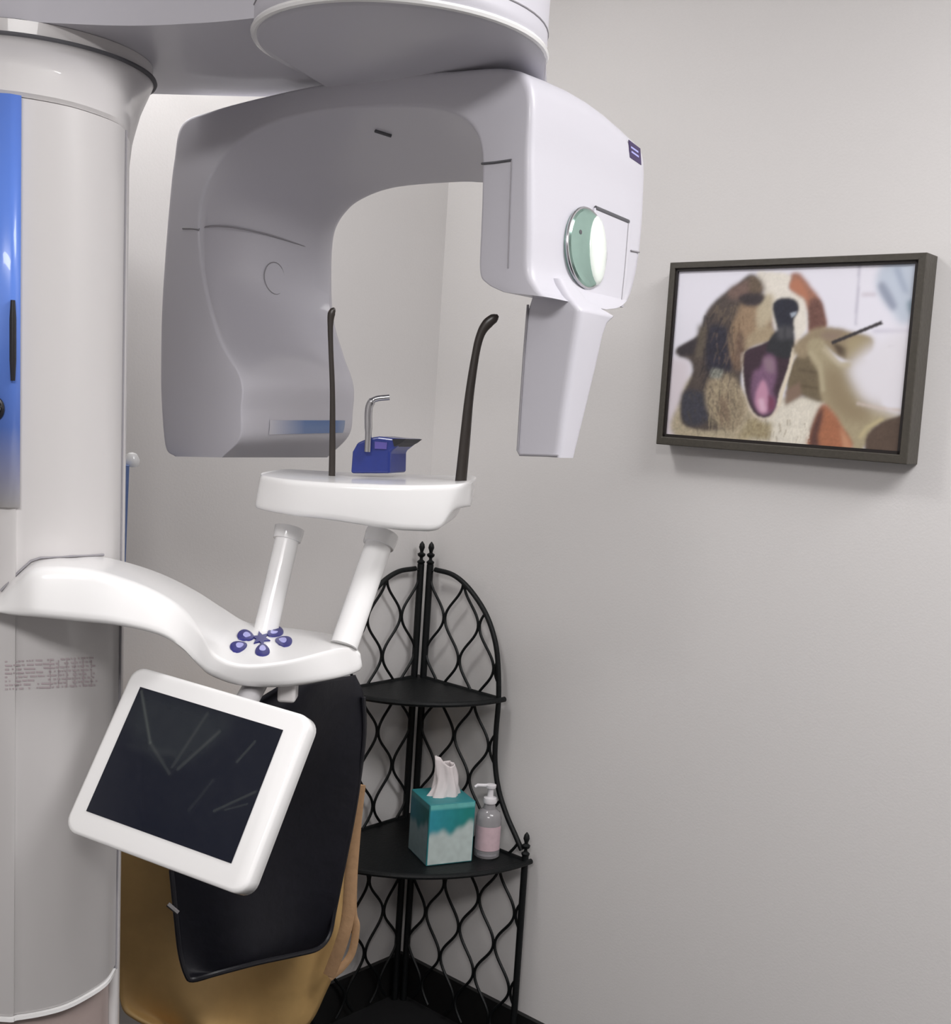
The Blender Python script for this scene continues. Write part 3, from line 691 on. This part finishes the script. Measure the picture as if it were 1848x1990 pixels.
# pulled tissue
tt0 = tc_+np.array([0, 0, bh]); tv = []
rings = []
for j in range(14):
    s = j/13; zz = -.008+.088*s; rad = .039*(1-s*.42)*(1-.15*math.sin(3*s)); ring = []
    for k in range(40):
        a = 2*math.pi*k/40; f = 1+.16*math.sin(5*a+3*s)+.09*math.sin(9*a-5*s)
        lean = ub*(.0+.004*math.sin(4*s))
        top_ = (.010*math.cos(a) - .006*math.sin(2*a+.8))*(s**4)*-1
        ring.append(tt0+lean+ub*math.cos(a)*rad*f+vb*math.sin(a)*rad*.55*f+np.array([0, 0, zz+top_]))
    rings.append(ring)
obj('tissue', loft(rings, True, False), M['tissue'], TB, solid=.001, ang=180, label='white tissue pulled from the box')
# pump bottle
bp_ = shelf_pt(945, 1662); Yb = bp_[1]
hB = P(945, 1570, Yb)[2]-bp_[2]
SB = thing('pump_bottle', 'clear hand sanitizer pump bottle with a pinkish label beside the tissue box', 'bottle', bp_)
k = np.linalg.norm(P(970, 1600, Yb)-P(920, 1600, Yb))/2
obj('bottle_body', lathe(bp_, [(k*.9, 0), (k, .003), (k, hB*.80), (k*.86, hB*.93), (k*.5, hB*1.0), (k*.42, hB*1.10), (k*.42, hB*1.14)], 28), M['liquid'], SB)
V, Fc = tri_uv(18, 2, lambda a, b: bp_+np.array([math.cos(math.radians(200+140*a)), math.sin(math.radians(200+140*a)), 0])*(k+.0008)+np.array([0, 0, hB*(.18+.50*b)]))
obj('bottle_label', (V, Fc), M['pink'], SB, ang=180)
V, Fc = tri_uv(12, 2, lambda a, b: bp_+np.array([math.cos(math.radians(225+90*a)), math.sin(math.radians(225+90*a)), 0])*(k+.0016)+np.array([0, 0, hB*(.07+.05*b)]))
obj('bottle_label', (V, Fc), M['softseam'], SB, ang=180)
top = bp_+np.array([0, 0, hB*1.12])
obj('pump', merge(lathe(top, [(k*.52, 0), (k*.55, .004), (k*.5, .012), (k*.24, .014), (k*.22, .034), (k*.40, .036), (k*.42, .042), (k*.2, .044)], 20),
                  tube([top+np.array([.002, 0, .040]), top+np.array([-k*1.05, -.006, .041]), top+np.array([-k*1.25, -.008, .037])], [.0045, .004, .0032], 10)), M['pump'], SB, ang=60)

# ------------------------------------------------------------------ framed dog print
PD = .050
def WP(px, py, off): q = on_plane(px, py, C0+nR*off, nR); return np.array([np.dot(q-C0, dR), q[2]])
def W3(s, z, off): return np.array([*(C0+dR*s+nR*off)[:2], z])
o_tl, o_tr, o_br, o_bl = WP(1304, 511, PD), WP(1804, 489, PD), WP(1760, 908, PD), WP(1273, 858, PD)
s0, s1 = (o_tl[0]+o_bl[0])/2, (o_tr[0]+o_br[0])/2; z0, z1 = (o_bl[1]+o_br[1])/2, (o_tl[1]+o_tr[1])/2
print('PIC', o_tl, o_tr, o_br, o_bl)
FRM = thing('framed_picture', 'grey-brown framed print of a yawning dog at the dentist on the right wall', 'picture', W3((s0+s1)/2, z0, .0))
fb = .0125
def bar(sa, sb, za, zb, d0=.001, d1=PD):
    return prism([W3(sa, za, d0), W3(sb, za, d0), W3(sb, zb, d0), W3(sa, zb, d0)], nR*(d1-d0))
i0, i1, j0, j1 = s0+fb, s1-fb*1.2, z0+fb*1.3, z1-fb
ro = lambda d: [W3(s0, z0, d), W3(s1, z0, d), W3(s1, z1, d), W3(s0, z1, d)]
ri = lambda d: [W3(i0, j0, d), W3(i1, j0, d), W3(i1, j1, d), W3(i0, j1, d)]
fv, ff = loft([ro(.001), ro(PD), ri(PD), ri(.001)], True, False)
ff += [[12+k, 12+(k+1) % 4, (k+1) % 4, k] for k in range(4)]
obj('frame', (fv, ff), M['frame'], FRM, smooth=False, bevel=.0015)
obj('inner_liner', merge(bar(i0, i1, j1-.005, j1, .002, PD-.004), bar(i0, i1, j0, j0+.006, .002, PD-.004), bar(i0, i0+.005, j0, j1, .002, PD-.004), bar(i1-.006, i1, j0, j1, .002, PD-.004)), M['inner'], FRM, smooth=False)
obj('backing', bar(i0, i1, j0, j1, .002, PD-.012), M['inner'], FRM, smooth=False)
k0, k1, m0, m1 = i0+.005, i1-.006, j0+.006, j1-.005
gw, gh = 300, 205
X_, Y_ = np.meshgrid(np.linspace(0, 1, gw), np.linspace(0, 1, gh))
def smooth_poly(p):
    p = [np.array(q, float) for q in p]; n = len(p)
    if n < 5: return p
    out = []
    for i in range(n):
        p0, p1, p2, p3 = p[i-1], p[i], p[(i+1) % n], p[(i+2) % n]
        for t in (0, .2, .4, .6, .8): out.append(.5*((2*p1)+(-p0+p2)*t+(2*p0-5*p1+4*p2-p3)*t*t+(-p0+3*p1-3*p2+p3)*t**3))
    return out
def zuv(zx, zy):
    s, z = WP(1250+zx*.3236, 450+zy*.3236, PD-.009); return ((s-k0)/(k1-k0), (z-m0)/(m1-m0))
img = np.zeros((gh, gw, 3))+np.array(s2l((238, 236, 246)))
noise_a = blur(rng.rand(gh, gw), .8)+.9*blur(rng.rand(gh, gw), 2.2)*2.2; noise_a = (noise_a-noise_a.mean())/noise_a.std()
def paint(pts, col, soft=1.0, tex=0.0, op=1.0):
    global img
    m = blur(inpoly(X_, Y_, [zuv(*p) for p in smooth_poly(pts)]).astype(float), soft*.95)[..., None]*op
    c = np.array(s2l(col)); c = c*.78+c.mean()*.22; c = np.clip(c*(1+.7*tex*noise_a[..., None]), 0, 1); img = img*(1-m)+c*m
def line(pts, col, w, soft=.8, op=1.0):
    for (x0, y0), (x1, y1) in zip(pts[:-1], pts[1:]):
        L = math.hypot(x1-x0, y1-y0); nx, ny = -(y1-y0)/L*w/2, (x1-x0)/L*w/2
        paint([(x0+nx, y0+ny), (x1+nx, y1+ny), (x1-nx, y1-ny), (x0-nx, y0-ny)], col, soft, 0, op)
# background details
paint([(150, 750), (290, 760), (240, 1230), (90, 1230)], (224, 212, 220), 6)
line([(1300, 200), (1275, 560)], (200, 196, 215), 14, 1.5); line([(1310, 380), (1400, 380)], (215, 205, 218), 22, 2)
paint([(1440, 200), (1640, 190), (1640, 480), (1560, 560), (1470, 450), (1400, 330)], (196, 208, 226), 4)
paint([(1410, 320), (1450, 310), (1520, 440), (1490, 470), (1430, 380)], (150, 160, 185), 2.5)
paint([(1580, 420), (1640, 400), (1625, 500), (1590, 480)], (140, 165, 185), 2.5); paint([(1500, 220), (1540, 210), (1600, 380), (1560, 360)], (165, 180, 205), 2.5)
line([(1380, 600), (1640, 596)], (205, 200, 220), 16, 2); line([(1470, 690), (1515, 690)], (120, 115, 140), 14, 1); line([(1580, 698), (1620, 696)], (120, 115, 140), 12, 1); line([(1470, 742), (1600, 740)], (205, 200, 218), 8, 1)
# right ear
paint([(880, 260), (940, 250), (1000, 320), (1060, 400), (1090, 500), (1100, 580), (1000, 620), (980, 480), (870, 350)], (176, 112, 82), 2.2, .05)
paint([(1010, 400), (1070, 420), (1095, 520), (1090, 575), (1000, 600), (985, 500)], (122, 78, 66), 2, .08)
paint([(890, 300), (935, 290), (980, 360), (985, 410), (930, 380), (880, 340)], (196, 118, 78), 2)
# body and neck
paint([(230, 1000), (300, 860), (520, 820), (640, 1000), (850, 1000), (1060, 1000), (1080, 1060), (1010, 1180), (1000, 1290), (215, 1240)], (184, 168, 136), 3, .10)
paint([(840, 1010), (1070, 1000), (1060, 1120), (1010, 1200), (1005, 1285), (640, 1250), (700, 1150)], (226, 218, 200), 3, .05)
paint([(640, 1120), (780, 1150), (760, 1260), (560, 1240)], (168, 152, 112), 3, .12)
# hand behind the jaw
paint([(900, 760), (1050, 720), (1100, 1010), (950, 990), (860, 960)], (118, 102, 74), 2, .05)
line([(930, 830), (1060, 850)], (96, 82, 58), 12, 1.5); line([(920, 920), (1060, 945)], (98, 84, 58), 12, 1.5)
paint([(850, 960), (940, 900), (950, 990), (850, 1050)], (140, 112, 92), 2)
# head mass left ear
paint([(640, 260), (560, 320), (470, 380), (400, 450), (360, 520), (330, 620), (205, 700), (200, 740), (280, 780), (290, 860), (240, 980), (230, 1140), (330, 1190), (480, 1180), (560, 1050), (600, 800), (620, 500), (720, 330)], (84, 72, 66), 2.0, .12)
paint([(400, 560), (520, 600), (530, 820), (470, 880), (390, 840), (370, 680)], (48, 46, 62), 3, .15)
paint([(240, 960), (380, 980), (400, 1120), (300, 1170), (230, 1120)], (62, 62, 74), 3, .15)
paint([(330, 560), (390, 560), (360, 760), (310, 760)], (98, 86, 72), 3, .1)
paint([(200, 700), (330, 630), (300, 740), (220, 750)], (58, 50, 56), 2, .1)
paint([(520, 340), (640, 290), (680, 340), (600, 400), (520, 400)], (122, 94, 84), 3, .08)
paint([(390, 900), (500, 850), (560, 900), (620, 1060), (560, 1190), (460, 1180), (380, 1050)], (160, 142, 112), 3, .14)
paint([(460, 1000), (500, 960), (520, 1100), (500, 1170), (450, 1120)], (134, 112, 88), 3, .14)
paint([(410, 820), (480, 830), (470, 880), (400, 880)], (138, 140, 128), 2, .2)
# face
paint([(600, 420), (700, 380), (760, 420), (780, 600), (640, 700), (590, 800), (530, 760), (520, 600), (560, 500)], (160, 130, 96), 3, .08)
paint([(620, 640), (720, 560), (800, 600), (790, 660), (660, 690), (600, 720)], (176, 154, 118), 2.5, .05)
paint([(560, 620), (600, 610), (610, 780), (570, 840), (540, 780)], (120, 94, 76), 3, .1)
paint([(680, 250), (760, 240), (880, 260), (870, 340), (920, 380), (970, 420), (985, 560), (960, 620), (900, 680), (900, 600), (800, 580), (760, 440), (720, 360)], (236, 228, 214), 2, .03)
paint([(700, 400), (780, 380), (770, 520), (700, 580), (680, 540)], (198, 182, 148), 3, .04)
paint([(640, 260), (700, 280), (730, 340), (700, 400), (640, 380)], (110, 90, 70), 3, .1)
paint([(570, 400), (620, 370), (690, 370), (730, 390), (700, 440), (620, 450)], (62, 52, 56), 2, .1)
# lower jaw and mouth
paint([(590, 760), (620, 720), (780, 660), (900, 650), (960, 660), (880, 820), (830, 1000), (800, 1090), (720, 1130), (650, 1090), (620, 1000)], (226, 210, 190), 1.6, .03)
paint([(610, 720), (700, 680), (800, 640), (895, 650), (890, 760), (850, 880), (820, 960), (800, 1040), (760, 1110), (690, 1110), (640, 1050), (610, 950), (598, 820)], (66, 44, 58), 1.2, .08)
paint([(790, 600), (900, 600), (900, 740), (840, 760), (760, 740), (740, 700)], (46, 48, 54), 1.6, .08)
paint([(660, 850), (700, 820), (740, 740), (790, 760), (800, 860), (780, 960), (800, 1040), (750, 1095), (690, 1080), (650, 980)], (128, 86, 122), 2.5, .06)
paint([(720, 760), (780, 760), (790, 850), (740, 840)], (150, 118, 136), 2.5)
paint([(680, 960), (720, 890), (750, 960), (750, 1070), (710, 1090), (675, 1040)], (204, 138, 172), 2)
paint([(750, 980), (790, 1000), (790, 1060), (750, 1090)], (130, 58, 92), 2)
paint([(690, 1010), (720, 1000), (735, 1080), (705, 1080)], (226, 178, 204), 2)
line([(905, 700), (880, 820), (835, 960), (812, 1050)], (228, 214, 188), 18, 1)
# nose
paint([(775, 450), (800, 410), (860, 395), (920, 415), (935, 470), (905, 530), (900, 600), (820, 600), (790, 530)], (40, 42, 58), 1.4, .1)
paint([(880, 490), (920, 480), (915, 505), (890, 515)], (160, 172, 188), 1)
paint([(800, 575), (900, 570), (900, 640), (810, 650)], (80, 80, 86), 2.5, .05); line([(850, 560), (850, 650)], (60, 60, 66), 14, 1.5)
# gloved hand
paint([(900, 700), (1010, 590), (1140, 575), (1250, 600), (1370, 640), (1370, 720), (1260, 780), (1150, 740), (1060, 680), (960, 760)], (160, 140, 106), 2, .04)
paint([(1080, 600), (1210, 600), (1150, 660), (1060, 640)], (150, 126, 106), 3)
paint([(1130, 660), (1230, 700), (1220, 760), (1170, 740)], (92, 74, 56), 2)
paint([(1240, 640), (1370, 640), (1360, 720), (1260, 780), (1220, 740)], (176, 158, 116), 4)
paint([(985, 680), (1020, 645), (1080, 650), (1120, 720), (1180, 790), (1240, 780), (1330, 760), (1420, 900), (1440, 1050), (1560, 1090), (1560, 1120), (1400, 1180), (1330, 1300), (1240, 1290), (1140, 1120), (1070, 1000), (1060, 860), (1000, 760)], (176, 160, 122), 2, .03)
paint([(1260, 780), (1420, 660), (1600, 620), (1590, 1080), (1440, 1060), (1330, 1030), (1280, 950), (1230, 860)], (232, 228, 236), 7)
paint([(1100, 800), (1200, 850), (1260, 1000), (1380, 1080), (1300, 1150), (1150, 1080), (1090, 950)], (154, 134, 98), 7)
line([(1080, 700), (1180, 800), (1240, 800)], (198, 184, 150), 26, 2)
line([(1000, 720), (1060, 800), (1080, 960)], (190, 176, 138), 22, 2)
line([(1280, 1030), (1420, 1060), (1560, 1075)], (214, 196, 186), 14, 1.5)
line([(1300, 1240), (1340, 1180), (1440, 1125)], (198, 182, 130), 20, 1.5)
line([(1130, 670), (1435, 545)], (58, 52, 56), 22, .8)
paint([(1330, 1300), (1345, 1220), (1420, 1150), (1500, 1118), (1590, 1115), (1570, 1320), (1320, 1310)], (96, 76, 62), 1.4, .06)
paint([(1000, 1290), (1005, 1190), (1070, 1040), (1130, 1070), (1190, 1160), (1250, 1300)], (180, 106, 62), 2, .06)
paint([(1000, 1290), (1010, 1180), (1070, 1050), (1080, 1110), (1050, 1230), (1060, 1300)], (98, 62, 54), 2.5, .1)
paint([(1180, 1180), (1230, 1240), (1250, 1300), (1200, 1300)], (206, 142, 98), 2)
def strokes(n, xr, yr, col, ang, ln, w, op):
    global img
    m = np.zeros((gh, gw))
    for _ in range(n):
        x, y = rng.uniform(*xr), rng.uniform(*yr); a = math.radians(ang+rng.uniform(-22, 22)); L = ln*rng.uniform(.5, 1.2)
        dx, dy = math.cos(a)*L, math.sin(a)*L; nx, ny = -math.sin(a)*w/2, math.cos(a)*w/2
        m = np.maximum(m, inpoly(X_, Y_, [zuv(x+nx, y+ny), zuv(x+dx, y+dy), zuv(x-nx, y-ny)]))
    m = blur(m.astype(float), .6)[..., None]*op; img = img*(1-m)+np.array(s2l(col))*m
strokes(34, (430, 570), (440, 780), (130, 112, 92), 105, 90, 14, .32)
strokes(40, (360, 540), (480, 860), (34, 32, 44), 100, 110, 16, .45)
strokes(34, (390, 560), (900, 1150), (190, 176, 144), 80, 80, 13, .38)
strokes(40, (260, 560), (900, 1200), (78, 72, 66), 75, 80, 13, .45)
strokes(30, (620, 980), (1120, 1240), (130, 112, 80), 100, 60, 10, .4)
strokes(30, (860, 1000), (1060, 1240), (246, 240, 226), 95, 70, 12, .5)
strokes(14, (540, 620), (480, 760), (96, 70, 54), 95, 90, 12, .4)
img = np.clip(img, 0, 1)
grid_obj('print', gw, gh, lambda a, b: W3(k0+(k1-k0)*a, m0+(m1-m0)*b, PD-.009), img, M['print'], FRM, label='printed photograph of a brown and white dog with open mouth and a gloved hand')
